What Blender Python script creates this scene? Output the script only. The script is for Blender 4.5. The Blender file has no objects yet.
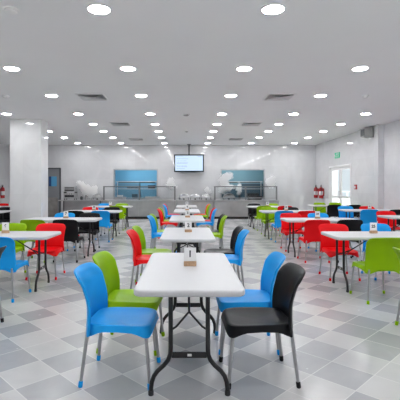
import bpy, bmesh, math, random
from mathutils import Vector, Matrix
random.seed(7)
S = bpy.context.scene
COL = S.collection
PI = math.pi

# ------------------------------------------------------------------ materials
def mat(name, color=(.8, .8, .8), rough=.5, metal=0., spec=.5, emit=None, strength=1., coat=0., trans=0., ior=1.45, alpha=1.):
    m = bpy.data.materials.new(name); m.use_nodes = True
    b = m.node_tree.nodes['Principled BSDF']
    b.inputs['Base Color'].default_value = (*color, 1)
    b.inputs['Roughness'].default_value = rough
    b.inputs['Metallic'].default_value = metal
    b.inputs['Specular IOR Level'].default_value = spec
    b.inputs['Coat Weight'].default_value = coat
    b.inputs['Transmission Weight'].default_value = trans
    b.inputs['IOR'].default_value = ior
    b.inputs['Alpha'].default_value = alpha
    if emit:
        b.inputs['Emission Color'].default_value = (*emit, 1)
        b.inputs['Emission Strength'].default_value = strength
    return m

def nodes(m):
    nt = m.node_tree
    return nt, nt.nodes['Principled BSDF'], (lambda t, **k: _new(nt, t, k)), nt.links.new
def _new(nt, t, k):
    n = nt.nodes.new(t)
    for a, v in k.items(): setattr(n, a, v)
    return n
def math_node(nt, op, a, b=None, c=None):
    n = nt.nodes.new('ShaderNodeMath'); n.operation = op
    for i, v in enumerate((a, b, c)):
        if v is None: continue
        if isinstance(v, (int, float)): n.inputs[i].default_value = v
        else: nt.links.new(v, n.inputs[i])
    return n.outputs[0]

def add_noise_tone(m, base, amt=.06, scale=3., bump=0., bscale=200.):
    nt, b, new, link = nodes(m)
    tc = new('ShaderNodeTexCoord')
    n = new('ShaderNodeTexNoise'); n.inputs['Scale'].default_value = scale; n.inputs['Detail'].default_value = 5
    link(tc.outputs['Object'], n.inputs['Vector'])
    r = new('ShaderNodeValToRGB')
    r.color_ramp.elements[0].position = .3; r.color_ramp.elements[1].position = .7
    r.color_ramp.elements[0].color = (*[c * (1 - amt) for c in base], 1)
    r.color_ramp.elements[1].color = (*[min(1, c * (1 + amt)) for c in base], 1)
    link(n.outputs['Fac'], r.inputs['Fac']); link(r.outputs['Color'], b.inputs['Base Color'])
    if bump:
        n2 = new('ShaderNodeTexNoise'); n2.inputs['Scale'].default_value = bscale
        link(tc.outputs['Object'], n2.inputs['Vector'])
        bp = new('ShaderNodeBump'); bp.inputs['Strength'].default_value = bump; bp.inputs['Distance'].default_value = .002
        link(n2.outputs['Fac'], bp.inputs['Height']); link(bp.outputs['Normal'], b.inputs['Normal'])
    return m

def plastic(name, c):
    return add_noise_tone(mat(name, c, rough=.36, spec=.17), c, .04, 2., .06, 700.)

M = {}
M['blue'] = plastic('blue_plastic', (.012, .33, .80))
M['green'] = plastic('green_plastic', (.255, .455, .002))
M['red'] = plastic('red_plastic', (.80, .006, .010))
M['black'] = plastic('black_plastic', (.010, .010, .012))
M['table_white'] = add_noise_tone(mat('white_table_plastic', (.585, .585, .60), rough=.38), (.585, .585, .60), .015, 4., .08, 600.)
M['black_steel'] = mat('black_powder_coated_steel', (.012, .012, .013), rough=.35)
M['aluminium'] = add_noise_tone(mat('brushed_aluminium', (.44, .44, .45), rough=.33, metal=1.), (.44, .44, .45), .06, 30.)
M['steel'] = add_noise_tone(mat('stainless_steel', (.56, .56, .57), rough=.3, metal=1.), (.56, .56, .57), .08, 6.)
M['steel_panel'] = add_noise_tone(mat('grey_steel_panel', (.44, .44, .445), rough=.28, metal=.6), (.44, .44, .445), .18, 1.6)
M['dark'] = mat('dark_plastic', (.02, .02, .022), rough=.45)
M['dark_grey'] = mat('dark_grey_metal', (.08, .085, .09), rough=.45, metal=.3)
M['white'] = mat('white_paint', (.82, .82, .83), rough=.45)
M['card'] = mat('white_card', (.86, .86, .87), rough=.4)
M['ink'] = mat('black_ink', (.02, .02, .03), rough=.6)
M['wood'] = add_noise_tone(mat('light_wood', (.50, .32, .19), rough=.55), (.50, .32, .19), .22, 40.)
M['ceiling'] = add_noise_tone(mat('painted_ceiling', (.88, .88, .885), rough=.8), (.88, .88, .885), .01, 1.)
M['trim'] = mat('downlight_trim', (.85, .85, .85), rough=.5)
M['lamp'] = mat('downlight_lens', (.9, .9, .9), rough=.5, emit=(.975, .985, 1.), strength=105.)
M['door_grey'] = add_noise_tone(mat('grey_door_paint', (.235, .245, .262), rough=.45), (.235, .245, .262), .03, 2.)
M['kick'] = add_noise_tone(mat('worn_steel_kickplate', (.30, .285, .27), rough=.4, metal=.4), (.30, .285, .27), .15, 5.)
M['blue_pane'] = mat('blue_glass', (.10, .36, .62), rough=.1)
M['deep_blue'] = mat('deep_blue_panel', (.01, .06, .20), rough=.3)
M['glass'] = mat('clear_glass', (.95, .98, .98), rough=.02, trans=1., ior=1.05)
M['guard_glass'] = mat('sneeze_guard_glass', (.97, .99, .99), rough=.02, trans=1., ior=1.12)
M['ext_red'] = mat('extinguisher_red', (.42, .010, .016), rough=.3)
M['label_white'] = mat('label_white', (.75, .75, .75), rough=.5)
M['sign_green'] = mat('exit_sign_green', (.02, .42, .22), rough=.4, emit=(.02, .5, .26), strength=.35)
M['speaker'] = mat('grey_speaker_plastic', (.33, .33, .32), rough=.6)
M['screen'] = mat('lit_screen', (.02, .02, .02), rough=.2, emit=(.66, .84, 1.), strength=1.15)
M['screen_ink'] = mat('screen_text', (.02, .02, .02), rough=.3, emit=(.33, .45, .60), strength=1.)
M['bezel'] = mat('television_bezel', (.008, .016, .028), rough=.5, spec=.2)
M['kitchen_blue'] = mat('kitchen_blue_wall', (.16, .42, .60), rough=.35)
M['kitchen_teal'] = mat('kitchen_teal_wall', (.20, .36, .42), rough=.35)
M['guard_frame'] = mat('guard_frame_metal', (.20, .205, .21), rough=.4, metal=.2)
M['kitchen_blue_dark'] = mat('blue_grey_cabinet', (.13, .28, .38), rough=.4)
M['kitchen_dark'] = mat('kitchen_equipment', (.05, .09, .12), rough=.4)
M['kitchen_fill'] = mat('kitchen_fill_glow', (.9, .9, .9), emit=(.92, .97, 1.), strength=34.)  # glow of the unseen panels added over the kitchen
M['louvre'] = mat('louvre_paint', (.62, .62, .62), rough=.5)
M['grille'] = mat('dark_vent_backing', (.16, .16, .165), rough=.5)  # dark tone painted in for the shade behind the vent louvres
M['ground_out'] = add_noise_tone(mat('pale_paving', (.62, .62, .60), rough=.8), (.62, .62, .60), .08, 2.)
M['fence_white'] = mat('white_fence_paint', (.72, .76, .78), rough=.5)

TILE, TH, FA, FB = .333, math.radians(44.5), .373, .513
def floor_material():
    m = mat('grey_tile_floor', (.6, .6, .6), rough=.22, spec=.5)
    nt, b, new, link = nodes(m)
    tc = new('ShaderNodeTexCoord'); sp = new('ShaderNodeSeparateXYZ'); link(tc.outputs['Object'], sp.inputs[0])
    x, y = sp.outputs[0], sp.outputs[1]
    ct, st = math.cos(TH) / TILE, math.sin(TH) / TILE
    a = math_node(nt, 'ADD', math_node(nt, 'ADD', math_node(nt, 'MULTIPLY', x, ct), math_node(nt, 'MULTIPLY', y, st)), -FA)
    c = math_node(nt, 'ADD', math_node(nt, 'ADD', math_node(nt, 'MULTIPLY', y, ct), math_node(nt, 'MULTIPLY', x, -st)), -FB)
    ia, ic = math_node(nt, 'FLOOR', a), math_node(nt, 'FLOOR', c)
    fa, fc = math_node(nt, 'SUBTRACT', a, ia), math_node(nt, 'SUBTRACT', c, ic)
    cv = new('ShaderNodeCombineXYZ'); link(ia, cv.inputs[0]); link(ic, cv.inputs[1])
    dk = new('ShaderNodeAttribute', attribute_name='tile_tone').outputs['Fac']     # which of the two tile colours was laid
    cv2 = new('ShaderNodeVectorMath', operation='ADD'); link(cv.outputs[0], cv2.inputs[0]); cv2.inputs[1].default_value = (17.3, 5.1, 2.2)
    wn2 = new('ShaderNodeTexWhiteNoise', noise_dimensions='3D'); link(cv2.outputs[0], wn2.inputs['Vector'])
    tone = math_node(nt, 'ADD', dk, math_node(nt, 'MULTIPLY', math_node(nt, 'SUBTRACT', wn2.outputs['Value'], .5), .35))
    no = new('ShaderNodeTexNoise'); no.inputs['Scale'].default_value = 5.; no.inputs['Detail'].default_value = 8; no.inputs['Distortion'].default_value = 1.5
    link(tc.outputs['Object'], no.inputs['Vector'])
    tone = math_node(nt, 'ADD', tone, math_node(nt, 'MULTIPLY', math_node(nt, 'SUBTRACT', no.outputs['Fac'], .5), .45))
    r = new('ShaderNodeValToRGB'); r.color_ramp.elements[0].color = (.525, .52, .52, 1); r.color_ramp.elements[1].color = (.365, .37, .38, 1)
    link(tone, r.inputs['Fac'])
    # pale joints between tiles
    ga = math_node(nt, 'MINIMUM', math_node(nt, 'MINIMUM', fa, math_node(nt, 'SUBTRACT', 1., fa)), math_node(nt, 'MINIMUM', fc, math_node(nt, 'SUBTRACT', 1., fc)))
    gm = math_node(nt, 'LESS_THAN', ga, .009)
    mx = new('ShaderNodeMixRGB'); link(gm, mx.inputs['Fac']); link(r.outputs['Color'], mx.inputs['Color1']); mx.inputs['Color2'].default_value = (.64, .63, .62, 1)
    link(mx.outputs['Color'], b.inputs['Base Color'])
    n3 = new('ShaderNodeTexNoise'); n3.inputs['Scale'].default_value = 12.; link(tc.outputs['Object'], n3.inputs['Vector'])
    link(math_node(nt, 'MULTIPLY_ADD', n3.outputs['Fac'], .14, .17), b.inputs['Roughness'])
    return m


def wall_tile(name, base, axis, tw=1.2, th=.6, rough=.035):
    m = mat(name, base, rough=rough, spec=.8)
    nt, b, new, link = nodes(m)
    tc = new('ShaderNodeTexCoord'); sp = new('ShaderNodeSeparateXYZ'); link(tc.outputs['Object'], sp.inputs[0])
    h, z = sp.outputs[axis], sp.outputs[2]
    def cell(v, s):
        q = math_node(nt, 'DIVIDE', v, s); i = math_node(nt, 'FLOOR', q); f = math_node(nt, 'SUBTRACT', q, i)
        return i, math_node(nt, 'MULTIPLY', math_node(nt, 'MINIMUM', f, math_node(nt, 'SUBTRACT', 1., f)), s)
    ih, dh = cell(h, tw); iz, dz = cell(z, th)
    cv = new('ShaderNodeCombineXYZ'); link(ih, cv.inputs[0]); link(iz, cv.inputs[1])
    wn = new('ShaderNodeTexWhiteNoise', noise_dimensions='3D'); link(cv.outputs[0], wn.inputs['Vector'])
    no = new('ShaderNodeTexNoise'); no.inputs['Scale'].default_value = 1.3; no.inputs['Detail'].default_value = 7; no.inputs['Distortion'].default_value = 2.
    link(tc.outputs['Object'], no.inputs['Vector'])
    t = math_node(nt, 'ADD', math_node(nt, 'MULTIPLY', wn.outputs['Value'], .25), math_node(nt, 'MULTIPLY', no.outputs['Fac'], .75))
    r = new('ShaderNodeValToRGB'); r.color_ramp.elements[0].position = .25; r.color_ramp.elements[1].position = .75
    r.color_ramp.elements[0].color = (*[c * .92 for c in base], 1); r.color_ramp.elements[1].color = (*[c * 1.05 for c in base], 1)
    link(t, r.inputs['Fac'])
    gm = math_node(nt, 'LESS_THAN', math_node(nt, 'MINIMUM', dh, dz), .004)
    mx = new('ShaderNodeMixRGB'); link(gm, mx.inputs['Fac']); link(r.outputs['Color'], mx.inputs['Color1']); mx.inputs['Color2'].default_value = (*[c * .93 for c in base], 1)
    link(mx.outputs['Color'], b.inputs['Base Color'])
    return m
WB = (.74, .74, .755)
M['wall_x'] = wall_tile('grey_wall_tile_back', WB, 0)
M['wall_y'] = wall_tile('grey_wall_tile_side', WB, 1)
M['pillar'] = wall_tile('pale_marble_tile', (.78, .78, .785), 0, .95, 1.2, .06)
M['floor'] = floor_material()

def steam_material(blobs):
    """soft puffs: each puff thins out towards its own rim"""
    m = bpy.data.materials.new('steam'); m.use_nodes = True
    nt = m.node_tree; nt.nodes.clear()
    out = nt.nodes.new('ShaderNodeOutputMaterial'); v = nt.nodes.new('ShaderNodeVolumePrincipled')
    v.inputs['Color'].default_value = (1, 1, 1, 1); v.inputs['Anisotropy'].default_value = .0
    tc = nt.nodes.new('ShaderNodeTexCoord'); P = tc.outputs['Object']
    no = nt.nodes.new('ShaderNodeTexNoise'); no.inputs['Scale'].default_value = 6.; no.inputs['Detail'].default_value = 6
    nt.links.new(P, no.inputs['Vector'])
    tot = None
    for dx, dy, z, rx, rz in blobs:
        a = nt.nodes.new('ShaderNodeVectorMath'); a.operation = 'SUBTRACT'; nt.links.new(P, a.inputs[0]); a.inputs[1].default_value = (dx, dy, z)
        b = nt.nodes.new('ShaderNodeVectorMath'); b.operation = 'DIVIDE'; nt.links.new(a.outputs[0], b.inputs[0]); b.inputs[1].default_value = (rx, rx * .6, rz)
        l = nt.nodes.new('ShaderNodeVectorMath'); l.operation = 'LENGTH'; nt.links.new(b.outputs[0], l.inputs[0])
        f = math_node(nt, 'MAXIMUM', math_node(nt, 'SUBTRACT', 1., l.outputs['Value']), 0.)
        tot = f if tot is None else math_node(nt, 'ADD', tot, f)
    d = math_node(nt, 'ADD', tot, math_node(nt, 'MULTIPLY', math_node(nt, 'SUBTRACT', no.outputs['Fac'], .5), 1.5))
    d = math_node(nt, 'MULTIPLY', math_node(nt, 'MAXIMUM', math_node(nt, 'SUBTRACT', d, .22), 0.), 75.)
    d = math_node(nt, 'MULTIPLY', d, math_node(nt, 'MINIMUM', math_node(nt, 'MULTIPLY', tot, 4.), 1.))
    nt.links.new(d, v.inputs['Density']); nt.links.new(v.outputs[0], out.inputs['Volume'])
    return m

# ------------------------------------------------------------------ mesh helpers
class MB:
    def __init__(s): s.bm = bmesh.new()
    def box(s, x0, x1, y0, y1, z0, z1, bev=0.):
        b = bmesh.new()
        r = bmesh.ops.create_cube(b, size=1)
        for v in b.verts:
            v.co = Vector((x0 + (v.co.x + .5) * (x1 - x0), y0 + (v.co.y + .5) * (y1 - y0), z0 + (v.co.z + .5) * (z1 - z0)))
        if bev: bmesh.ops.bevel(b, geom=list(b.edges), offset=bev, segments=2, affect='EDGES', profile=.5)
        return s._merge(b)
    def _merge(s, b, mtx=None):
        if mtx: b.transform(mtx)
        me = bpy.data.meshes.new('tmp'); b.to_mesh(me); b.free(); s.bm.from_mesh(me); bpy.data.meshes.remove(me); return s
    def tube(s, pts, r, n=10, cap=True):
        pts = [Vector(p) for p in pts]; rs = r if isinstance(r, (list, tuple)) else [r] * len(pts)
        rings = []; up = None
        for i, p in enumerate(pts):
            d = (pts[min(i + 1, len(pts) - 1)] - pts[max(i - 1, 0)]).normalized()
            if up is None:
                up = Vector((0, 0, 1)) if abs(d.z) < .9 else Vector((1, 0, 0))
            a = (up - d * up.dot(d)).normalized(); up = a; b = d.cross(a)
            rings.append([s.bm.verts.new(p + a * (rs[i] * math.cos(2 * PI * k / n)) + b * (rs[i] * math.sin(2 * PI * k / n))) for k in range(n)])
        for q, w in zip(rings, rings[1:]):
            for k in range(n): s.bm.faces.new((q[k], q[(k + 1) % n], w[(k + 1) % n], w[k]))
        if cap: s.bm.faces.new(rings[0][::-1]); s.bm.faces.new(rings[-1])
        return s
    def lathe(s, prof, n=24, c=(0, 0, 0), axis='z'):
        rings = []
        for r, z in prof:
            ring = []
            for k in range(n):
                t = 2 * PI * k / n; p = Vector((r * math.cos(t), r * math.sin(t), z))
                if axis == 'y': p = Vector((p.x, p.z, p.y))
                if axis == 'x': p = Vector((p.z, p.x, p.y))
                ring.append(s.bm.verts.new(p + Vector(c)))
            rings.append(ring)
        for q, w in zip(rings, rings[1:]):
            for k in range(n): s.bm.faces.new((q[k], q[(k + 1) % n], w[(k + 1) % n], w[k]))
        s.bm.faces.new(rings[0][::-1]); s.bm.faces.new(rings[-1]); return s
    def rings(s, rings, cap0=True, cap1=True):
        R = [[s.bm.verts.new(p) for p in r] for r in rings]; n = len(R[0])
        for q, w in zip(R, R[1:]):
            for k in range(n): s.bm.faces.new((q[k], q[(k + 1) % n], w[(k + 1) % n], w[k]))
        if cap0: s.bm.faces.new(R[0][::-1])
        if cap1: s.bm.faces.new(R[-1])
        return s
    def poly(s, pts, d):
        """flat polygon pts extruded by vector d"""
        a = [s.bm.verts.new(p) for p in pts]; b = [s.bm.verts.new(Vector(p) + Vector(d)) for p in pts]; n = len(a)
        s.bm.faces.new(a[::-1]); s.bm.faces.new(b)
        for k in range(n): s.bm.faces.new((a[k], a[(k + 1) % n], b[(k + 1) % n], b[k]))
        return s
    def build(s, name, m, parent=None, smooth=True, loc=None):
        bmesh.ops.recalc_face_normals(s.bm, faces=s.bm.faces)
        me = bpy.data.meshes.new(name); s.bm.to_mesh(me); s.bm.free()
        me.materials.append(m)
        if smooth: me.polygons.foreach_set('use_smooth', [True] * len(me.polygons)); me.set_sharp_from_angle(angle=math.radians(38))
        o = bpy.data.objects.new(name, me); COL.objects.link(o)
        if parent: o.parent = parent
        if loc: o.location = loc
        return o

def empty(name, loc, label, cat, group=None, rz=0.):
    o = bpy.data.objects.new(name, None); COL.objects.link(o); o.empty_display_size = .1
    o.location = loc; o.rotation_euler = (0, 0, rz)
    return tag(o, label, cat, group)
def tag(o, label, cat, group=None, kind=None):
    o['label'] = label; o['category'] = cat
    if group: o['group'] = group
    if kind: o['kind'] = kind
    return o
def struct(o, label=None):
    o['kind'] = 'structure'
    if label: o['label'] = label; 
    return o
def copy_tree(o, parent=None):
    c = o.copy(); COL.objects.link(c); c.parent = parent
    for ch in list(o.children): copy_tree(ch, c)
    return c

# ------------------------------------------------------------------ the room (camera at x 0, y 0; the room runs away along +y)
H = 3.4; YB = 19.15; XL = -8.36; XR = 6.12; XR2 = 6.30; YF = -3.6; YSTEP = 12.9
def panel_boxes(mb, u0, u1, z0, z1, holes, put):
    us = sorted({u0, u1, *[h[0] for h in holes], *[h[1] for h in holes]}); zs = sorted({z0, z1, *[h[2] for h in holes], *[h[3] for h in holes]})
    for a, b in zip(us, us[1:]):
        for c, d in zip(zs, zs[1:]):
            if any(h[0] <= a and b <= h[1] and h[2] <= c and d <= h[3] for h in holes): continue
            put(a, b, c, d)
def structure(name, mb, m, parent=None, label=None):
    o = mb.build(name, m, parent, smooth=False)
    if parent is None: struct(o, label)
    return o
DARK = """12,4 3,10 7,2 3,7 4,6 5,5 6,4 8,3 3,9 4,8 5,7 6,6 7,5 8,4 9,4 10,3 5,9 6,8 7,7 8,6 11,3 4,11 10,5 11,4 6,10 7,9 8,8 9,7 10,6 5,12 11,6 12,5 14,4 6,13 12,7 13,6 5,15 7,13 7,11 9,9 11,7"""
LIGHT = """7,3 8,2 3,8 4,7 5,6 6,5 7,4 9,3 4,9 5,8 6,7 7,6 8,5 4,10 9,5 10,4 5,10 6,9 7,8 8,7 9,6 4,12 5,11 11,5 6,11 13,4 7,10 8,9 9,8 10,7 5,13 6,12 12,6 13,5 5,14 7,12 14,5 6,14 12,8 13,7 14,6 3,6 4,5 5,4"""
def floor_mesh():
    known = {tuple(map(int, q.split(','))): 1. for q in DARK.split()}; known.update({tuple(map(int, q.split(','))): 0. for q in LIGHT.split()})
    rnd = random.Random(11); bm = bmesh.new(); lay = bm.faces.layers.float.new('tile_tone'); V = {}
    c, s_ = math.cos(TH), math.sin(TH); x0, x1, y0, y1 = XL - .2, XR2 + .2, YF - .2, YB + .2
    def P(i, j):
        if (i, j) not in V:
            a, b = (i + FA) * TILE, (j + FB) * TILE; V[i, j] = bm.verts.new((a * c - b * s_, a * s_ + b * c, 0))
        return V[i, j]
    for i in range(-40, 70):
        for j in range(-40, 70):
            a, b = (i + .5 + FA) * TILE, (j + .5 + FB) * TILE; x, y = a * c - b * s_, a * s_ + b * c
            t = 1. if rnd.random() < (.72 if (i + j) % 2 == 0 else .24) else 0.
            if not (x0 - .4 < x < x1 + .4 and y0 - .4 < y < y1 + .4): continue
            f = bm.faces.new((P(i, j), P(i + 1, j), P(i + 1, j + 1), P(i, j + 1))); f[lay] = known.get((i, j), t)
    for co, no in (((x0, 0, 0), (-1, 0, 0)), ((x1, 0, 0), (1, 0, 0)), ((0, y0, 0), (0, -1, 0)), ((0, y1, 0), (0, 1, 0))):
        bmesh.ops.bisect_plane(bm, geom=bm.verts[:] + bm.edges[:] + bm.faces[:], plane_co=co, plane_no=no, clear_outer=True)
    mb = MB(); mb.bm.free(); mb.bm = bm; return mb
structure('floor', floor_mesh(), M['floor'], label='floor of grey diagonal tiles')
structure('ceiling', MB().box(XL - .2, XR2 + .2, YF - .2, YB + .2, H, H + .1), M['ceiling'], label='plain white painted ceiling')
WINL = (-3.38, -1.37, .86, 2.23); WINR = (1.68, 3.69, .86, 2.23)
mb = MB(); panel_boxes(mb, XL - .2, XR2 + .2, 0, H, [WINL, WINR], lambda a, b, c, d: mb.box(a, b, YB, YB + .2, c, d))
structure('wall_back', mb, M['wall_x'], label='glossy pale grey tiled wall behind the serving counter')
ADDED_BACKW = [(a, a + 3.2, .9, 2.9) for a in (-7.6, 2.6)]  # unseen window openings added behind the camera to let in more daylight
ADDED_SIDEW = [(-3.1, -.6, .9, 2.9), (-.2, 2.3, .9, 2.9)]  # more added openings beside the camera, brightening the room
mb = MB(); panel_boxes(mb, YF, YB, 0, H, ADDED_SIDEW, lambda a, b, c, d: mb.box(XL - .2, XL, a, b, c, d))
structure('wall_left', mb, M['wall_y'], label='pale tiled wall at the left')
DY0, DY1, DZ = 15.0, 17.3, 2.29
mb = MB(); panel_boxes(mb, YSTEP, YB, 0, H, [(DY0, DY1, 0, DZ)], lambda a, b, c, d: mb.box(XR, XR2 + .2, a, b, c, d))
panel_boxes(mb, YF, YSTEP, 0, H, ADDED_SIDEW, lambda a, b, c, d: mb.box(XR2, XR2 + .2, a, b, c, d))
structure('wall_right', mb, M['wall_y'], label='pale tiled wall at the right with glazed door')
mb = MB(); panel_boxes(mb, XL - .2, XR2 + .2, 0, H, ADDED_BACKW, lambda a, b, c, d: mb.box(a, b, YF - .2, YF, c, d))
structure('wall_front', mb, M['wall_x'], label='wall behind the camera')
structure('column', MB().box(-5.14, -4.23, 11.82, 12.42, 0, H, .006), M['pillar'], label='square marble tiled column left of the aisle')

k = 3
for w_ in ADDED_BACKW:
    mb = MB(); a, b = w_[:2]
    for x in (a, (a + b) / 2 - .03, b - .06): mb.box(x, x + .06, YF - .14, YF - .06, .9, 2.9)
    mb.box(a, b, YF - .14, YF - .06, .9, .96).box(a, b, YF - .14, YF - .06, 2.84, 2.9)
    structure(f'window_{k}', mb, M['white'], label='added tall window behind the camera, ' + ('left one' if a < 0 else 'right one')); k += 1
for xs in (XL - .14, XR2 + .06):
    for w_ in ADDED_SIDEW:
        mb = MB(); a, b = w_[:2]
        for y in (a, (a + b) / 2 - .03, b - .06): mb.box(xs, xs + .08, y, y + .06, .9, 2.9)
        mb.box(xs, xs + .08, a, b, .9, .96).box(xs, xs + .08, a, b, 2.84, 2.9)
        structure(f'window_{k}', mb, M['white'], label='added tall window out of frame ' + ('in the left wall, ' if xs < 0 else 'in the right wall, ') + ('behind the camera' if a < -1 else 'beside the camera')); k += 1

# serving windows with a steel reveal
def serving_window(name, w, label):
    x0, x1, z0, z1 = w
    mb = MB(); t = .05
    mb.box(x0 - t, x1 + t, YB - .02, YB + .22, z1 - .005, z1 + t).box(x0 - t, x0 + .005, YB - .02, YB + .22, z0, z1).box(x1 - .005, x1 + t, YB - .02, YB + .22, z0, z1)
    mb.box(x0 - t, x1 + t, YB - .06, YB + .26, z0 - .04, z0 + .005)
    return structure(name, mb, M['steel'], label=label)
serving_window('window_1', WINL, 'steel framed serving hatch showing the blue kitchen')
serving_window('window_2', WINR, 'steel framed serving hatch showing the teal kitchen')

# kitchen behind the hatches
KY = 22.4
structure('wall_kitchen_left_back', MB().box(-5, 0, KY, KY + .1, 0, 3.1), M['kitchen_blue'])
structure('wall_kitchen_right_back', MB().box(0, 5, KY, KY + .1, 0, 3.1), M['kitchen_teal'])
structure('wall_kitchen_left', MB().box(-5.1, -5, YB + .2, KY + .1, 0, 3.1), M['kitchen_blue'])
structure('wall_kitchen_right', MB().box(5, 5.1, YB + .2, KY + .1, 0, 3.1), M['kitchen_teal'])
structure('wall_kitchen_middle', MB().box(-.05, .05, YB + .2, KY, 0, 3.1), M['kitchen_teal'])
structure('ceiling_kitchen', MB().box(-5.1, 5.1, YB + .2, KY + .1, 3.1, 3.2), M['white'])
structure('floor_kitchen', MB().box(-5.1, 5.1, YB + .2, KY + .1, -.1, 0), M['steel_panel'])
for x, side in ((-2.4, 'left'), (2.6, 'right')):  # unseen glowing panels added to brighten the kitchen
    e = empty('added_kitchen_light', (x, 20.9, 3.1), f'added unseen kitchen light panel behind the {side} serving hatch', 'ceiling light')
    MB().box(-.62, .62, -.32, .32, -.04, 0).build('light_frame', M['white'], e, False)
    MB().box(-.58, .58, -.28, .28, -.045, -.038).build('diffuser', M['kitchen_fill'], e, False)

def pass_shelf(x0, x1, side):
    xc = (x0 + x1) / 2
    e = empty('pass_shelf', (xc, 19.55, .0), f'steel pass shelf with under-shelf inside the {side} serving hatch', 'shelf')
    w = (x1 - x0) / 2
    MB().box(-w, w, -.15, .2, 1.66, 1.70, .004).build('upper_shelf', M['steel'], e, False)
    MB().box(-w, w, -.15, .2, 1.32, 1.35, .004).build('lower_shelf', M['steel'], e, False)
    for sx in (-1, 1): MB().box(sx * (w - .02) - .02, sx * (w - .02) + .02, .14, .19, 0, 1.7).build('post', M['steel'], e, False)
    MB().box(-w + .1, w - .1, -.02, .06, 1.62, 1.66).build('heat_lamp', M['dark_grey'], e, False)
pass_shelf(-3.36, -1.39, 'left'); pass_shelf(1.70, 3.67, 'right')

def cabinet(x0, x1, z1, y0, y1, m, label):
    e = empty('kitchen_cabinet', ((x0 + x1) / 2, y0, 0), label, 'cabinet'); w = (x1 - x0) / 2
    MB().box(-w, w, 0, y1 - y0, .12, z1, .01).build('carcass', m, e, False)
    for sx in (-1, 1):
        d = MB().box(min(sx * .01, sx * (w - .01)), max(sx * .01, sx * (w - .01)), -.02, -.001, .16, z1 - .04).build('door', m, e, False)
        MB().box(sx * .06 - .01, sx * .06 + .01, -.04, -.02, z1 * .5, z1 * .5 + .15).build('handle', M['steel'], d, False)
    for sx in (-1, 1): MB().box(sx * (w - .06) - .03, sx * (w - .06) + .03, .04, .12, 0, .12).build('leg', M['dark_grey'], e, False)
cabinet(-4.2, -2.5, 1.62, 21.6, 22.3, M['kitchen_blue_dark'], 'blue-grey kitchen cabinet seen through the left serving hatch, left one')
cabinet(-2.4, -.9, 1.5, 21.6, 22.3, M['kitchen_blue_dark'], 'blue-grey kitchen cabinet seen through the left serving hatch, right one')
cabinet(1.4, 2.8, 1.4, 21.6, 22.3, M['kitchen_dark'], 'dark kitchen cabinet seen through the right serving hatch, left one')
cabinet(2.9, 4.4, 1.6, 21.6, 22.3, M['kitchen_dark'], 'dark kitchen cabinet seen through the right serving hatch, right one')
def crate(x0, x1, y0, y1, z0, z1, m, label, name='food_container', cat='container'):
    e = empty(name, ((x0 + x1) / 2, (y0 + y1) / 2, z0 + .004), label, cat); w, d, h = (x1 - x0) / 2, (y1 - y0) / 2, z1 - z0
    MB().rings([[(sx * w * .92, sy * d * .92, 0) for sx, sy in ((-1, -1), (1, -1), (1, 1), (-1, 1))], [(sx * w, sy * d, h * .8) for sx, sy in ((-1, -1), (1, -1), (1, 1), (-1, 1))]]).build('tub', m, e, False)
    MB().box(-w * 1.03, w * 1.03, -d * 1.03, d * 1.03, h * .8, h, .008).build('lid', m, e, False)
crate(-1.83, -1.48, 19.45, 19.70, 1.35, 1.50, M['dark'], 'black container on the right end of the left hatch shelf')
crate(-3.32, -3.05, 19.42, 19.66, .865, 1.03, M['white'], 'white container on the sill at the left of the left hatch')
crate(-2.85, -2.2, 19.5, 19.72, 1.35, 1.47, M['kitchen_dark'], 'long dark tray on the middle of the left hatch shelf')
crate(-2.6, -2.35, 19.42, 19.66, .865, 1.08, M['kitchen_dark'], 'dark container on the sill in the middle of the left hatch')
crate(-1.95, -1.5, 19.42, 19.66, .865, 1.0, M['kitchen_blue'], 'blue container on the sill at the right of the left hatch')
crate(2.95, 3.5, 19.45, 19.68, .865, 1.12, M['dark'], 'dark container on the sill at the right of the right hatch')
crate(1.85, 2.4, 19.45, 19.68, 1.35, 1.5, M['steel'], 'steel container on the left of the right hatch shelf')
crate(2.7, 3.3, 19.45, 19.68, 1.35, 1.46, M['kitchen_dark'], 'dark tray on the right of the right hatch shelf')

# ------------------------------------------------------------------ doors
e = MB().box(-7.0, -5.96, YB - .03, YB + .0, 0, 2.27).build('door_1', M['door_grey'], None, False); struct(e, 'grey swing door with blue vision panel beside the column')
f = MB().box(-7.06, -7.0, YB - .05, YB, 0, 2.33).box(-5.97, -5.91, YB - .05, YB, 0, 2.33).box(-7.0, -5.97, YB - .05, YB, 2.27, 2.33).build('door_frame', M['dark_grey'], e, False)
MB().box(-6.9, -6.06, YB - .036, YB - .03, .05, .93).build('kick_plate', M['kick'], e, False)
MB().box(-6.47, -6.36, YB - .036, YB - .03, 1.46, 1.92).build('vision_panel', M['deep_blue'], e, False)
MB().box(-6.36, -6.10, YB - .036, YB - .03, 1.46, 1.92).build('vision_panel', M['blue_pane'], e, False)
MB().tube([(-6.9, YB - .07, 1.0), (-6.9, YB - .07, 1.25)], .012).box(-6.91, -6.89, YB - .07, YB - .03, 1.01, 1.03).box(-6.91, -6.89, YB - .07, YB - .03, 1.22, 1.24).build('handle', M['steel'], e)

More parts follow.
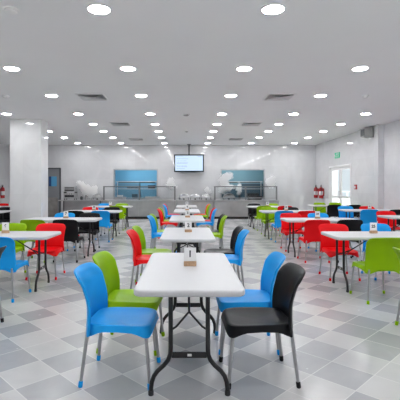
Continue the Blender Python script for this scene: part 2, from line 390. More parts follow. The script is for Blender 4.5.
d2 = MB()
X0, X1 = XR - .02, XR + .12
d2.box(X0, X1, DY0, DY0 + .07, 0, DZ).box(X0, X1, DY1 - .07, DY1, 0, DZ).box(X0, X1, DY0 + .07, DY1 - .07, DZ - .07, DZ)
d2 = structure('door_2', d2, M['white'], label='white glazed double door in the right wall')
ym = (DY0 + DY1) / 2
for a, b, hs in ((DY0 + .07, ym, 1), (ym, DY1 - .07, -1)):
    lf = MB(); xa, xb = XR + .03, XR + .08
    lf.box(xa, xb, a + .01, a + .10, .02, DZ - .08).box(xa, xb, b - .10, b - .01, .02, DZ - .08).box(xa, xb, a + .1, b - .1, .02, .2).box(xa, xb, a + .1, b - .1, DZ - .18, DZ - .08).box(xa, xb, a + .1, b - .1, .98, 1.06)
    lf = lf.build('leaf', M['white'], d2, False)
    MB().box(xa + .02, xa + .03, a + .1, b - .1, .2, .98).box(xa + .02, xa + .03, a + .1, b - .1, 1.06, DZ - .18).build('pane', M['glass'], lf, False)
    yh = b - .06 if hs > 0 else a + .06
    MB().tube([(xa, yh, .95), (xa - .05, yh, .95), (xa - .05, yh, 1.25), (xa, yh, 1.25)], .011).build('handle', M['steel'], lf)
# outside the door
structure('ground', MB().box(XR2 + .2, 45, -45, 60, -.12, -.02).box(-45, XL - .2, -45, 60, -.12, -.02).box(XL - .2, XR2 + .2, -45, YF - .2, -.12, -.02), M['ground_out'], label='pale paving outside the building')
fn = empty('fence', (11, 24, -.02), 'white rail fence outside the glazed door', 'fence')
for k in range(9): MB().box(-.04, .04, k * 1.2 - .04, k * 1.2 + .04, 0, 1.2).build('post', M['fence_white'], fn, False)
for z in (.3, .7, 1.1): MB().box(-.02, .02, -.1, 9.7, z, z + .09).build('rail', M['fence_white'], fn, False)

# ------------------------------------------------------------------ chairs
def lerp_curve(pts, z):
    if z <= pts[0][0]: return pts[0][1]
    for i, ((a, va), (b, vb)) in enumerate(zip(pts, pts[1:])):
        if z <= b:
            t = (z - a) / (b - a)
            p0 = pts[i - 1][1] if i > 0 else va; p3 = pts[i + 2][1] if i + 2 < len(pts) else vb
            return .5 * (2 * va + (vb - p0) * t + (2 * p0 - 5 * va + 4 * vb - p3) * t * t + (3 * va - p0 - 3 * vb + p3) * t ** 3)
    return pts[-1][1]
def seat_mb():
    n = 48
    def ring(s, zf, grow=0.):
        r = []
        for k in range(n):
            t = 2 * PI * k / n; c, q = math.cos(t), math.sin(t)
            cx = math.copysign(abs(c) ** .42, c); cy = math.copysign(abs(q) ** .42, q)
            cor = min(1., (abs(cx * cy) / .74)) ** 4
            x = (.226 + grow) * cx * s * (1 + .035 * cy); y = .010 + (.237 + grow) * cy * s
            r.append((x, y, zf(cx, cy, cor, s)))
        return r
    dish = lambda base: (lambda cx, cy, cor, s: base - .012 * max(0, cy) ** 3 * s ** 3)
    skirt = lambda cx, cy, cor, s: .396 - .044 * cor
    return MB().rings([ring(.02, dish(.412)), ring(.35, dish(.413)), ring(.65, dish(.420)), ring(.85, dish(.434)), ring(.94, dish(.440)), ring(.985, dish(.437)),
                       ring(1., dish(.428)), ring(1., skirt, .010), ring(.985, skirt, .006), ring(.955, lambda cx, cy, cor, s: .404), ring(.02, lambda cx, cy, cor, s: .404)])
YC = [(.35, -.250), (.42, -.242), (.50, -.240), (.57, -.246), (.64, -.262), (.71, -.276), (.77, -.298), (.81, -.317), (.83, -.325)]
HW = [(.35, .231), (.42, .228), (.50, .222), (.57, .220), (.64, .224), (.71, .232), (.77, .239), (.83, .241)]
def backrest_mb():
    nu, nv = 20, 18; mb = MB(); bm = mb.bm; F, B = [], []
    for i in range(nu + 1):
        u = -1 + 2 * i / nu; au = abs(u)
        u2 = math.copysign(1 - (1 - au) ** 1.3, u); au2 = abs(u2)
        zt = .803 - .009 * au2 ** 2 - .056 * au2 ** 11; zb = .362 + .050 * (1 - au2 ** 5)
        f, b = [], []
        for j in range(nv + 1):
            v = j / nv; z = zb + (zt - zb) * v
            hw = lerp_curve(HW, z); x = u2 * hw
            wrap = .066 * au2 ** 2.2 * (1 - .30 * max(0, (z - .62) / .2))
            y = lerp_curve(YC, z) + wrap
            if v > .93: y -= .006 * (v - .93) / .07
            f.append(bm.verts.new((x, y, z))); b.append(bm.verts.new((x * 1.0, y - .012 - .009 * max(au2 ** 4, v ** 8), z)))
        F.append(f); B.append(b)
    for i in range(nu):
        for j in range(nv):
            bm.faces.new((F[i][j], F[i + 1][j], F[i + 1][j + 1], F[i][j + 1])); bm.faces.new((B[i][j], B[i][j + 1], B[i + 1][j + 1], B[i + 1][j]))
    pf = [F[i][0] for i in range(nu + 1)] + [F[nu][j] for j in range(1, nv + 1)] + [F[i][nv] for i in range(nu - 1, -1, -1)] + [F[0][j] for j in range(nv - 1, 0, -1)]
    pb = [B[i][0] for i in range(nu + 1)] + [B[nu][j] for j in range(1, nv + 1)] + [B[i][nv] for i in range(nu - 1, -1, -1)] + [B[0][j] for j in range(nv - 1, 0, -1)]
    mid = []
    cen = Vector((0, -.22, .6))
    for a, b in zip(pf, pb):
        m_ = (a.co + b.co) / 2; d = (m_ - cen); d.y = 0; mid.append(bm.verts.new(m_ + d.normalized() * .008))
    n = len(pf)
    for k in range(n):
        q = (k + 1) % n
        bm.faces.new((pf[k], mid[k], mid[q], pf[q])); bm.faces.new((mid[k], pb[k], pb[q], mid[q]))
    return mb
LEG = {(sx, sy): ((sx * .188, (.205 if sy > 0 else -.205), .408), (sx * .222, (.243 if sy > 0 else -.250), .0)) for sx in (-1, 1) for sy in (-1, 1)}
seat0 = None
def make_chair(c):
    t = empty('cafe_chair', (0, 0, 0), '', 'chair')
    if c == 'blue':
        make_chair.me = {}
    me = make_chair.me
    def part(name, mb, m, parent, key):
        if key not in me:
            o = mb().build(name, m, parent); me[key] = o.data
        else:
            d = me[key].copy(); d.materials.clear(); d.materials.append(m)
            o = bpy.data.objects.new(name, d); COL.objects.link(o); o.parent = parent
        return o
    part('seat', seat_mb, M[c], t, 's'); part('backrest', backrest_mb, M[c], t, 'b')
    for k, (a, b) in LEG.items():
        a, b = Vector(a), Vector(b); d = (b - a).normalized()
        l = part('leg', lambda: MB().tube([a, b + Vector((0, 0, .006))], [.0135, .0115], 10), M['aluminium'], t, ('l', k))
        e_ = b + Vector((0, 0, .002)); s_ = e_ - d * .043
        part('foot_cap', lambda: MB().tube([s_, s_ + d * .003, e_ - d * .006, e_], [.0135, .0160, .0165, .0145], 10), M[c], l, ('f', k))
    return t
proto = {c: make_chair(c) for c in ('blue', 'green', 'red', 'black')}
used = set()
CHAIRS = []
def chair(c, x, y, face, where, group, jit=2.):
    """face: heading in degrees of the sitter, 0 = away from the camera"""
    if c in used: o = copy_tree(proto[c])
    else: o = proto[c]; used.add(c)
    o.location = (x, y, 0); o.rotation_euler = (0, 0, math.radians(-face + random.uniform(-jit, jit)))
    o['label'] = f'{c} chair {where}' if len(where.split()) > 13 else f'{c} plastic chair {where}'; o['category'] = 'chair'; o['group'] = group
    return o

# ------------------------------------------------------------------ folding tables: local x runs along the top
TL, TW, TZ = 1.50, .722, .748
def rrect(hx, hy, r, z, n=6):
    p = []
    for sx, sy, a0 in ((1, 1, 0), (-1, 1, PI / 2), (-1, -1, PI), (1, -1, 1.5 * PI)):
        for k in range(n + 1):
            a = a0 + PI / 2 * k / n; p.append((sx * (hx - r) + r * math.cos(a), sy * (hy - r) + r * math.sin(a), z))
    return p
def make_table():
    t = empty('folding_table', (0, 0, 0), '', 'table'); hx, hy = TL / 2, TW / 2
    MB().rings([rrect(hx - .03, hy - .03, .05, TZ), rrect(hx - .010, hy - .010, .062, TZ), rrect(hx - .003, hy - .003, .066, TZ - .004), rrect(hx, hy, .068, TZ - .011),
                rrect(hx, hy, .068, TZ - .034), rrect(hx - .006, hy - .006, .064, TZ - .042), rrect(hx - .022, hy - .022, .05, TZ - .042), rrect(hx - .026, hy - .026, .05, TZ - .028)]).build('tabletop', M['table_white'], t)
    for sx in (-1, 1):
        L = MB(); lx = sx * .58
        for sy in (-1, 1):
            L.tube([(lx, sy * .125, TZ - .03), (lx, sy * .125, .315), (lx, sy * .128, .275), (lx, sy * .142, .238), (lx, sy * .170, .203), (lx, sy * .212, .165), (lx, sy * .238, .130), (lx, sy * .252, .090), (lx, sy * .257, .05), (lx, sy * .258, .012)], .0155, 12)
        L.tube([(lx, -.29, TZ - .035), (lx, .29, TZ - .035)], .014, 8)
        l = L.build('leg_frame', M['black_steel'], t)
        cb = MB().box(lx - .004, lx + .004, -.118, .118, .252, .292, .001).build('crossbar', M['black_steel'], l, False)
        MB().box(lx + sx * .004, lx + sx * .0055, -.016, .012, .264, .280).build('maker_plate', M['label_white'], l, False)
        for sy in (-1, 1): MB().lathe([(.016, 0), (.019, .003), (.019, .03), (.0165, .034)], 12, (lx, sy * .258, 0)).build('foot_cap', M['dark'], l)
        bz = MB(); j = (lx - sx * .14, 0, .52)
        for sy in (-1, 1): bz.tube([(lx, sy * .118, .444), (lx - sx * .02, sy * .09, .455), j], .0075, 8)
        bz.tube([j, (lx - sx * .46, 0, TZ - .032)], .0085, 8)
        bz.build('brace', M['black_steel'], t)
    return t
table0 = make_table(); table_used = []
def table(x, y, along_y, label, group):
    o = table0 if not table_used else copy_tree(table0); table_used.append(o)
    o.location = (x, y, 0); o.rotation_euler = (0, 0, PI / 2 if along_y else 0)
    o['label'] = label; o['category'] = 'table'; o['group'] = group
    return o

def numeral_mesh(txt, size):
    cu = bpy.data.curves.new('numeral', 'FONT'); cu.body = txt; cu.size = size; cu.extrude = .0006; cu.offset = .0022; cu.align_x = 'CENTER'; cu.align_y = 'CENTER'
    o = bpy.data.objects.new('numeral_source', cu); COL.objects.link(o)
    bpy.context.view_layer.update()
    dg = bpy.context.evaluated_depsgraph_get(); me = bpy.data.meshes.new_from_object(o.evaluated_get(dg))
    bpy.data.objects.remove(o); bpy.data.curves.remove(cu)
    me.transform(Matrix.Rotation(PI / 2, 4, 'X')); me.materials.clear(); me.materials.append(M['ink'])
    return me
sign_base = sign_card = None
def table_sign(x, y, num, label):
    global sign_base, sign_card
    e = empty('table_number_sign', (x, y, TZ), label, 'table sign', 'table number signs')
    if sign_base is None:
        b = MB().box(-.052, .052, -.02, .02, 0, .040, .003).build('sign_base', M['wood'], e, False)
        c = MB().box(-.049, .049, -.002, .002, .040, .152, .0008).build('card', M['card'], e, False)
        sign_base, sign_card = b.data, c.data
    else:
        for n, d in (('sign_base', sign_base), ('card', sign_card)):
            o = bpy.data.objects.new(n, d); COL.objects.link(o); o.parent = e
            if n == 'card': c = o
    o = bpy.data.objects.new('numeral', numeral_mesh(num, .075 if len(num) == 1 else .055)); COL.objects.link(o); o.parent = c; o.location = (0, -.0028, .098)
    return e

# centre line of tables
CX = .022
rows = [(3.31, 'front', ('blue', 'green'), ('black', 'blue'), (3.04, 3.615), (3.04, 3.61)),
        (5.86, 'second', ('red', 'green'), ('blue', 'black'), (5.59, 6.16), (5.62, 6.17)),
        (8.75, 'third', ('blue', 'green'), ('green', 'black'), (8.49, 9.03), (8.49, 9.03)),
        (11.55, 'fourth', ('red', 'green'), ('blue', 'red'), (11.25, 11.83), (11.25, 11.83)),
        (14.35, 'farthest', ('blue', 'red'), ('green', 'red'), (14.05, 14.63), (14.05, 14.63))]
for i, (y, nm, Lc, Rc, Ly, Ry) in enumerate(rows):
    table(CX, y, True, f'white folding table, {nm} in the centre line of tables', 'folding tables in the centre line')
    table_sign(CX + .012, y + .06, str(i + 1), f'small number card on wooden block on the {nm} centre table')
    for c, yy in zip(Lc, Ly): chair(c, CX - .497, yy, 93.5, f'on the left side of the {nm} centre table', 'chairs along the centre tables')
    for c, yy in zip(Rc, Ry): chair(c, CX + .508, yy, -91.5, f'on the right side of the {nm} centre table', 'chairs along the centre tables')

# side rows: long sides face the camera
def side_table(x, y, name, num=None, sx=None):
    table(x, y, False, f'white folding table, {name}', 'folding tables set crosswise at the sides')
    if num: table_sign(x - .02 if sx is None else sx, y + .10, num, f'small number card on wooden block on the {name.split(",")[0]}')
def near(c, x, y, name, extra=''): chair(c, x, y, 0, f'{extra}on the near side of the {name}' if not extra else f'at the {extra.strip()} of the near side, {name}', 'chairs at the crosswise side tables', 3.)
def far(c, x, y, name, extra=''): chair(c, x, y, 180, f'{extra}on the far side of the {name}' if not extra else f'at the {extra.strip()} of the far side, {name}', 'chairs at the crosswise side tables', 3.)
L1, L2, L3, L4 = [f'{q} table in the left row' for q in ('first', 'second', 'third', 'last')]
R1, R2, R3, R4 = [f'{q} table in the right row' for q in ('first', 'second', 'third', 'last')]
side_table(-2.60, 5.70, L1, '6', -2.585); side_table(-2.57, 8.50, L2, '7', -2.55); side_table(-2.58, 11.35, L3, '8'); side_table(-2.64, 14.15, L4, '9')
chair('black', -2.15, 3.98, -90, 'cut off by the left edge of the photo', 'chairs at the crosswise side tables')
near('blue', -2.315, 5.185, L1)
far('red', -2.20, 6.37, L1); far('green', -2.86, 6.40, L1)
near('green', -2.84, 7.78, L2); near('black', -2.24, 7.80, L2)
far('blue', -2.82, 9.15, L2); far('black', -2.22, 9.12, L2)
near('black', -2.83, 10.60, L3); near('blue', -2.19, 10.60, L3)
far('red', -2.87, 11.92, L3); far('black', -2.23, 11.92, L3)
near('green', -2.26, 13.40, L4); far('blue', -3.02, 14.72, L4); far('green', -2.38, 14.72, L4)
side_table(2.74, 5.67, R1, '25', 2.67); side_table(2.77, 8.40, R2, '24', 2.76); side_table(2.84, 11.3, R3, '23'); side_table(2.88, 14.1, R4, '22')
chair('green', 2.385, 3.89, 90, 'cut off by the right edge of the photo', 'chairs at the crosswise side tables')
near('green', 2.395, 5.10, R1)
far('red', 2.38, 6.30, R1); far('blue', 3.08, 6.34, R1)
near('red', 2.43, 7.75, R2); near('black', 3.05, 7.78, R2)
far('red', 2.40, 9.05, R2); far('blue', 3.05, 9.08, R2)
near('blue', 2.50, 10.58, R3); near('red', 3.10, 10.60, R3)
far('green', 2.48, 11.88, R3); far('black', 3.14, 11.90, R3)
near('green', 2.52, 13.36, R4); near('red', 3.20, 13.36, R4)
far('black', 2.50, 14.66, R4); far('green', 3.18, 14.66, R4)
OW = 'table along the right wall'
side_table(5.24, 9.2, f'first {OW}'); side_table(5.32, 11.85, f'second {OW}', '21', 5.42); side_table(5.32, 14.9, f'last {OW}')
far('red', 4.98, 9.86, f'first {OW}')
near('blue', 4.97, 11.22, f'second {OW}'); near('black', 5.72, 11.22, f'second {OW}')
far('blue', 5.02, 12.52, f'second {OW}'); far('red', 5.70, 12.50, f'second {OW}')
near('black', 5.12, 14.2, f'last {OW}', 'aisle end'); near('black', 5.78, 14.2, f'last {OW}', 'wall end')
far('green', 5.22, 15.55, f'last {OW}', 'aisle end'); far('green', 5.82, 15.55, f'last {OW}', 'wall end')
side_table(-5.72, 11.25, 'table left of the column'); side_table(-7.0, 14.0, 'table beside the left wall')
far('black', -5.40, 11.95, 'table left of the column'); far('red', -6.78, 14.68, 'table beside the left wall')

# ------------------------------------------------------------------ serving counters
CY0, CY1, CZ = 18.0, 18.75, .845
def counter(x0, x1, label, panels):
    e = empty('serving_counter', ((x0 + x1) / 2, CY0, 0), label, 'counter', 'serving counter units'); w = (x1 - x0) / 2; d = CY1 - CY0
    MB().box(-w, w, .05, d, .1, CZ - .05).build('carcass', M['steel_panel'], e, False)
    MB().box(-w - .0, w + .0, -.03, d, CZ - .05, CZ, .006).build('worktop', M['steel'], e, False)
    MB().box(-w, w, .09, d - .03, 0, .1).build('plinth', M['dark'], e, False)
    pw = 2 * w / panels
    for k in range(panels):
        p = MB().box(-w + k * pw + .008, -w + (k + 1) * pw - .008, .03, .05, .12, CZ - .07, .003).build('front_panel', M['steel_panel'], e, False)
    return e
counter(-3.72, -.47, 'grey steel serving counter with glass guard under the left hatch', 4)
counter(-.44, 1.22, 'grey steel counter with chafing dishes below the television', 2)
counter(1.25, 4.14, 'grey steel serving counter with glass guard under the right hatch', 4)
e = empty('work_table', (-4.72, CY0, 0), 'steel work table carrying a food warmer near the grey door', 'work table'); w = .96
MB().box(-w, w, -.03, .72, CZ - .045, CZ, .005).build('worktop', M['steel'], e, False)
for sx in (-1, 1):
    for yy in (.04, .66): MB().box(sx * (w - .05) - .02, sx * (w - .05) + .02, yy - .02, yy + .02, 0, CZ - .045).build('leg', M['dark_grey'], e, False)
MB().box(-w + .02, w - .02, .06, .68, .25, .28).build('under_shelf', M['steel'], e, False)
MB().box(-w + .02, w - .02, .66, .69, .28, CZ - .06).build('back_panel', M['steel_panel'], e, False)

def sneeze_guard(xs, label):
    e = empty('sneeze_guard', ((xs[0] + xs[-1]) / 2, CY0 + .12, CZ), label, 'glass guard'); c = (xs[0] + xs[-1]) / 2
    for x in xs:
        MB().box(x - c - .032, x - c + .032, -.025, .025, 0, .58).build('post', M['guard_frame'], e, False)
    MB().box(xs[0] - c - .03, xs[-1] - c + .03, -.05, .36, .57, .615, .004).build('top_shelf', M['guard_frame'], e, False)
    for a, b in zip(xs, xs[1:]):
        MB().box(a - c + .03, b - c - .03, -.004, .004, .10, .57).build('glass_panel', M['guard_glass'], e, False)
        MB().box(a - c + .03, b - c - .03, -.012, .012, .075, .10).build('glass_clamp', M['steel'], e, False)
sneeze_guard([-3.67, -2.09, -.50], 'glass sneeze guard on dark posts on the left serving counter')
sneeze_guard([1.29, 2.67, 4.05], 'glass sneeze guard on dark posts on the right serving counter')

def chafing_dish(x, y, label, s=1.):
    e = empty('chafing_dish', (x, y, CZ + .004), label, 'chafing dish', 'chafing dishes on the counter')
    n = 14; R = []
    for k in range(9):
        a = PI / 2 * k / 8; q = math.cos(a)
        R.append([(.22 * s * q * math.copysign(abs(math.cos(t)) ** .6, math.cos(t)) + 0, .15 * s * q * math.copysign(abs(math.sin(t)) ** .6, math.sin(t)), .135 + .14 * s * math.sin(a)) for t in [2 * PI * i / 20 for i in range(20)]])
    R[-1] = [(p[0] * 1. + .001 * math.cos(2 * PI * i / 20), p[1] + .001 * math.sin(2 * PI * i / 20), p[2]) for i, p in enumerate(R[-1])]
    MB().rings(R).build('dome_lid', M['steel'], e)
    MB().box(-.235 * s, .235 * s, -.165 * s, .165 * s, .10, .134, .008).build('water_pan', M['steel'], e, False)
    MB().tube([(-.06, -.13 * s, .21), (-.06, -.17 * s, .215), (.06, -.17 * s, .215), (.06, -.13 * s, .21)], .009, 8).build('handle', M['dark'], e)
    for sx in (-1, 1):
        for sy in (-1, 1): MB().tube([(sx * .2 * s, sy * .13 * s, .105), (sx * .215 * s, sy * .145 * s, 0)], .011, 8).build('leg', M['dark_grey'], e)
    MB().lathe([(.035, .001), (.04, .005), (.04, .05), (.03, .055)], 14).build('burner', M['dark'], e)
chafing_dish(-.10, 18.35, 'domed steel chafing dish below the television, leftmost of the three')
chafing_dish(.42, 18.35, 'domed steel chafing dish below the television, middle of the three')
chafing_dish(.92, 18.35, 'domed steel chafing dish below the television, rightmost of the three')
chafing_dish(-4.02, 18.35, 'domed steel chafing dish at the right end of the steel work table')
chafing_dish(1.95, 18.42, 'domed steel chafing dish behind the right glass guard', 1.15)
def warmer():
    e = empty('food_warmer', (-5.22, 18.32, CZ), 'two-tier steel food warmer with dark slots on the work table', 'food warmer')
    MB().box(-.27, .27, -.2, .2, .06, .30, .01).build('lower_housing', M['steel'], e, False)
    MB().box(-.26, .26, -.2, .2, .36, .60, .01).build('upper_housing', M['steel'], e, False)
    for z0, z1 in ((.12, .22), (.40, .47), (.51, .56)): MB().box(-.21, .21, -.212, -.199, z0, z1).build('slot', M['dark'], e, False)
    for sx in (-1, 1):
        MB().box(sx * .245 - .015, sx * .245 + .015, -.18, .18, .3, .36).build('spacer', M['dark_grey'], e, False)
        for sy in (-1, 1): MB().tube([(sx * .22, sy * .15, .06), (sx * .22, sy * .15, 0)], .02, 8).build('foot', M['dark'], e)
    for k in range(3): MB().lathe([(.018, -.225), (.02, -.215), (.02, -.199)], 12, (-.1 + .1 * k, 0, .265), 'y').build('knob', M['dark'], e)
warmer()
def jar(x, y, h, r, m, label):
    e = empty('canister', (x, y, CZ), label, 'canister')
    MB().lathe([(r * .9, 0), (r, .01), (r, h * .78), (r * .8, h * .86)], 18).build('body', m, e)
    MB().lathe([(r * .82, h * .86), (r * .85, h * .88), (r * .8, h * .95), (r * .25, h * .98), (r * .2, h)], 18).build('lid', M['dark'], e)
jar(-4.72, 18.3, .16, .06, M['dark_grey'], 'small dark canister left of the chafing dish on the work table')
jar(-4.50, 18.3, .20, .07, M['steel'], 'small steel canister next to the chafing dish on the work table')
jar(-.62 + .36, 18.6, .01 + .2, .05, M['steel'], 'slim steel canister behind the leftmost chafing dish')
crate(2.85, 3.45, 18.35, 18.65, CZ, CZ + .16, M['dark'], 'black serving tray with lid behind the right glass guard', 'serving_tray', 'tray')
crate(-3.3, -2.75, 18.35, 18.65, CZ, CZ + .12, M['steel'], 'steel serving tray behind the left glass guard, leftmost', 'serving_tray', 'tray')
crate(-1.85, -1.2, 18.35, 18.65, CZ, CZ + .14, M['steel'], 'steel serving tray behind the left glass guard, right of the middle post', 'serving_tray', 'tray')

# steam rising off the hot food
def steam(x, y, blobs, label):
    blobs = [(a, b, c, d * 1.35, e * 1.35) for a, b, c, d, e in blobs]
    bm = MB()
    for dx, dy, z, rx, rz in blobs:
        b = bmesh.new(); bmesh.ops.create_icosphere(b, subdivisions=3, radius=1)
        b.transform(Matrix.Translation((dx, dy, z)) @ Matrix.Diagonal((rx, rx * .6, rz, 1))); bm._merge(b)
    o = bm.build('steam', steam_material(blobs), None, loc=(x, y, 0))
    rm = o.modifiers.new('merge', 'REMESH'); rm.mode = 'VOXEL'; rm.voxel_size = .05
    dg = bpy.context.evaluated_depsgraph_get(); me = bpy.data.meshes.new_from_object(o.evaluated_get(dg)); o.modifiers.clear(); o.data = me
    tag(o, label, 'steam', kind='stuff')
steam(-4.6, 18.78, [(-.1, 0, 1.36, .24, .22), (-.3, 0, 1.55, .2, .18), (.15, 0, 1.12, .33, .2), (.3, 0, 1.32, .22, .18)], 'white steam above the steel work table')
steam(-.72, 18.8, [(0, 0, 1.50, .24, .2), (.02, 0, 1.72, .15, .18), (.1, 0, 1.44, .22, .14)], 'white steam at the right end of the left glass guard')
steam(2.1, 18.85, [(-.35, 0, 1.75, .24, .3), (-.15, 0, 1.4, .25, .2), (-.1, 0, 1.95, .22, .18), (.35, 0, 1.35, .16, .3), (-.4, 0, 1.3, .2, .2)], 'white steam drifting across the right serving hatch')
steam(3.92, 18.88, [(.05, 0, 1.55, .22, .2), (.1, 0, 1.8, .16, .2), (-.1, 0, 1.7, .14, .14)], 'white steam right of the right serving hatch')
steam(1.05, 18.9, [(0, 0, 1.2, .16, .16), (-.1, 0, 1.34, .1, .12)], 'white steam above the rightmost chafing dish')

# ------------------------------------------------------------------ television
tv = empty('television', (.14, 18.75, 0), 'wide television showing a pale menu screen, hung from the ceiling', 'television')
za, zb = 2.115, 2.93; hw = .69
MB().box(-hw, hw, -.03, .04, za, zb, .012).build('bezel', M['bezel'], tv, False)
sc = MB().box(-hw + .05, hw - .05, -.034, -.028, za + .06, zb - .055).build('screen', M['screen'], tv, False)
ink = MB()
for x0, x1, z in ((-.60, -.28, .735), (.36, .62, .745), (.42, .62, .715), (-.58, -.05, .62), (-.58, -.12, .52), (-.58, -.05, .44), (-.58, -.08, .40), (-.58, -.1, .29), (-.55, -.08, .25), (-.58, -.2, .16)):
    x = x0
    while x < x1:
        wd = random.uniform(.04, .10); ink.box(x, min(x + wd, x1), -.037, -.0338, za + z - .014, za + z); x += wd + .018
ink.build('screen_text', M['screen_ink'], sc, False)
MB().box(-.03, .03, -.005, .05, zb - .25, H).build('pole', M['dark_grey'], tv, False)
MB().box(-.09, .09, -.07, .11, H - .02, H, .004).build('ceiling_plate', M['dark_grey'], tv, False)
MB().box(-.2, .2, .04, .075, za + .25, zb - .2).build('bracket', M['dark'], tv, False)

# ------------------------------------------------------------------ wall fittings
ex = empty('exit_sign', (XR, 16.35, 2.70), 'green running man exit sign above the glazed door', 'exit sign')
MB().box(-.03, -.001, -.25, .25, -.11, .11, .004).build('housing', M['sign_green'], ex, False)
# white pictogram: door opening, running figure, arrow (seen from inside the room, -y is to the viewer's right)
pg = MB(); px = -.0335
def flat(pts): pg.poly([(px, -a, b) for a, b in pts], (.004, 0, 0))
flat([(.08, -.095), (.08, .095), (.20, .095), (.20, -.095), (.175, -.095), (.175, .07), (.105, .07), (.105, -.095)])
pg.lathe([(.022, px), (.022, px + .004)], 12, (0, .02, .075), 'x')
for a, b in (((-.03, .04), (-.06, -.03)), ((-.03, .04), (.03, .01)), ((-.035, .035), (-.10, .03)), ((-.06, -.03), (-.005, -.05)), ((-.005, -.05), (-.03, -.095)), ((-.06, -.03), (-.11, -.06)), ((-.11, -.06), (-.16, -.05))):
    pg.tube([(px + .003, -a[0], a[1]), (px + .003, -b[0], b[1])], .010, 6)
flat([(-.24, .0), (-.21, .05), (-.21, .02), (-.17, .02), (-.17, -.02), (-.21, -.02), (-.21, -.05)])
pg.build('pictogram', M['label_white'], ex, False)

def extinguisher(x, y, wall_dx, label):
    z0 = .92
    e = empty('fire_extinguisher', (x, y, z0), label, 'fire extinguisher', 'fire extinguishers on the walls')
    MB().lathe([(.07, 0), (.088, .012), (.09, .03), (.09, .40), (.078, .45), (.045, .485), (.028, .50)], 20).build('cylinder', M['ext_red'], e)
    MB().lathe([(.0915, .14), (.092, .141), (.092, .31), (.0915, .311)], 20).build('label_band', M['label_white'], e)
    MB().lathe([(.024, .5), (.026, .53), (.02, .55)], 12).box(-.015, .015, -.07, .05, .55, .575).box(-.012, .012, -.075, .03, .585, .60).build('valve', M['dark'], e, False)
    MB().tube([(0, -.03, .54), (0, -.11, .50), (-.02, -.115, .35), (-.03, -.10, .15)], .011, 8).build('hose', M['dark'], e)
    sx = 1 if wall_dx > 0 else -1
    MB().box(min(sx * .08, wall_dx), max(sx * .08, wall_dx), -.06, .06, .1, .44).build('wall_bracket', M['ext_red'], e, False)
extinguisher(XR - .12, 18.72, .12, 'red fire extinguisher on the right wall, farther of the pair by the glazed door')
extinguisher(XR - .12, 18.0, .12, 'red fire extinguisher on the right wall, nearer of the pair by the glazed door')
extinguisher(XL + .12, 18.2, -.12, 'red fire extinguisher on the left wall left of the column')
cp = empty('fire_call_point', (XR, 14.55, 1.42), 'small red fire call point right of the glazed door', 'alarm button')
MB().box(-.05, -.001, -.075, .075, -.085, .085, .006).build('housing', M['ext_red'], cp, False)
MB().box(-.054, -.05, -.045, .045, -.05, .03).build('glass_window', M['label_white'], cp, False)
sp = empty('wall_speaker', (XR, 13.35, 3.16), 'grey box speaker high on the right wall under the ceiling', 'speaker')
MB().rings([[(-.30, -.16, -.08), (-.30, .16, -.08), (-.30, .16, .17), (-.30, -.16, .17)], [(-.04, -.20, -.12), (-.04, .20, -.12), (-.04, .20, .21), (-.04, -.20, .21)]]).build('cabinet', M['speaker'], sp, False)
MB().box(-.308, -.299, -.14, .14, -.06, .15).build('grille', M['dark_grey'], sp, False)
MB().box(-.05, -.001, -.05, .05, -.08, .08).build('wall_mount', M['dark_grey'], sp, False)

# ------------------------------------------------------------------ ceiling fittings
cols = [(-4.875, 'outer left'), (-2.925, 'middle left'), (-.975, 'inner left'), (.975, 'inner right'), (2.925, 'middle right'), (4.875, 'outer right')]
rys = [.3, 2.4, 4.54, 6.8, 8.81, 10.99, 12.76, 14.39, 16.2, 18.2]
ORD = ['first', 'second', 'third', 'fourth', 'fifth', 'sixth', 'seventh', 'eighth']
lamp0 = None
for x, cn in cols:
    vis = 0
    for y in rys:
        u = 186 + 405 * x / y if y > 0 else -1; v = 187.5 - 405 * 2. / y if y > 0 else -1
        seen = 0 < u < 400 and 0 < v
        if lamp0 is None:
            lamp0 = empty('downlight', (0, 0, H), '', 'ceiling light')
            MB().lathe([(.145, 0), (.145, -.006), (.138, -.010), (.120, -.010), (.118, 0)], 28).build('trim_ring', M['trim'], lamp0)
            MB().lathe([(.118, -.004), (.10, -.011), (.05, -.014), (.005, -.015)], 28).build('lens', M['lamp'], lamp0)
            o = lamp0
        else: o = copy_tree(lamp0)
        o.location = (x, y, H); o['group'] = 'round downlights in the ceiling'
        if seen:
            o['label'] = f'round lit ceiling downlight, {ORD[vis]} from the camera in the {cn} row'; vis += 1
        else:  # unseen lamps added beyond the frame to lift the brightness
            k = [.3, 2.4, 4.54, 6.8, 8.81].index(y)
            o['label'] = f'added ceiling downlight in the {cn} row, out of frame ' + ['above the camera', 'just ahead of the camera', 'to the side, nearest', 'to the side, next', 'to the side, farthest'][k]

vent0 = None
def vent(x, y, label):
    global vent0
    if vent0 is None:
        vent0 = e = empty('air_vent', (0, 0, H), '', 'air vent')
        f = MB(); a = .30
        f.box(-a, a, -a, -a + .035, -.012, 0).box(-a, a, a - .035, a, -.012, 0).box(-a, -a + .035, -a, a, -.012, 0).box(a - .035, a, -a, a, -.012, 0)
        f.build('vent_frame', M['trim'], e, False)
        b = MB()
        for r in (.262, .205, .148, .091):
            q = r - .052
            b.rings([[(sx * w_, sy * w_, z_) for sx, sy in ((-1, -1), (1, -1), (1, 1), (-1, 1))] for w_, z_ in ((q, -.004), (r, -.028), (r - .004, -.028), (q - .004, -.004))], False, False)
        b.build('louvres', M['louvre'], e, False)
        MB().box(-a + .035, a - .035, -a + .035, a - .035, -.004, -.001).build('dark_backing', M['grille'], e, False)  # solid dark plate stands for the shaded gaps between louvres
        o = e
    else: o = copy_tree(vent0)
    o.location = (x, y, H); o['label'] = label; o['category'] = 'air vent'; o['group'] = 'square air vents in the ceiling'
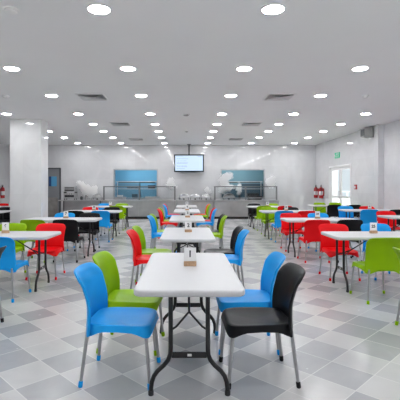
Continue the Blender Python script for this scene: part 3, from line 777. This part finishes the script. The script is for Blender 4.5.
for x, s in ((-2.06, 'left'), (2.05, 'right')):
    for y, n in ((8.93, 'nearest'), (12.76, 'middle'), (16.75, 'farthest')):
        vent(x, y, f'square louvred ceiling vent, {n} of the three on the {s}')
def detector(x, y, r, label):
    e = empty('smoke_detector', (x, y, H), label, 'smoke detector')
    MB().lathe([(r, 0), (r, -.012), (r * .9, -.02)], 20).build('base_plate', M['trim'], e)
    MB().lathe([(r * .72, -.02), (r * .75, -.035), (r * .5, -.05), (r * .1, -.054)], 20).build('sensor_head', M['speaker'] if 'grey' in label else M['trim'], e)
detector(0, 11.05, .10, 'grey ceiling smoke detector over the middle of the centre aisle')
detector(0.02, 14.3, .06, 'small grey ceiling sensor over the far end of the centre line')
detector(-1.96, 4.54, .09, 'pale ceiling smoke detector in the top left corner of the photo')
detector(-3.94, 8.85, .08, 'small ceiling detector near the left edge of the photo')
detector(3.90, 8.80, .07, 'small ceiling detector toward the right wall')

# ------------------------------------------------------------------ daylight, camera, view
w = bpy.data.worlds.new('World'); S.world = w; w.use_nodes = True
bg = w.node_tree.nodes['Background']; bg.inputs[0].default_value = (.86, .94, 1., 1); bg.inputs[1].default_value = 1.0
sl = bpy.data.lights.new('sun', 'SUN'); sl.energy = 20; sl.angle = .01; sl.color = (1., .985, .97)
so = bpy.data.objects.new('sun', sl); COL.objects.link(so); so.rotation_euler = (math.radians(-17), 0, 0)
cam = bpy.data.cameras.new('camera'); co = bpy.data.objects.new('camera', cam); COL.objects.link(co)
co.location = (0, 0, 1.4); co.rotation_euler = (PI / 2, 0, 0)
cam.sensor_fit = 'HORIZONTAL'; cam.sensor_width = 36; cam.lens = 36 * 405 / 400
cam.shift_x = 14 / 400; cam.shift_y = -12.5 / 400; cam.clip_end = 200
S.camera = co
vs = S.view_settings; vs.view_transform = 'Standard'; vs.look = 'None'; vs.exposure = -.2; vs.gamma = 1.; vs.use_curve_mapping = False
S.cycles.use_denoising = True
S.cycles.max_bounces = 14; S.cycles.diffuse_bounces = 6; S.cycles.glossy_bounces = 4; S.cycles.transmission_bounces = 6; S.cycles.volume_bounces = 12
S.cycles.sample_clamp_indirect = 8.
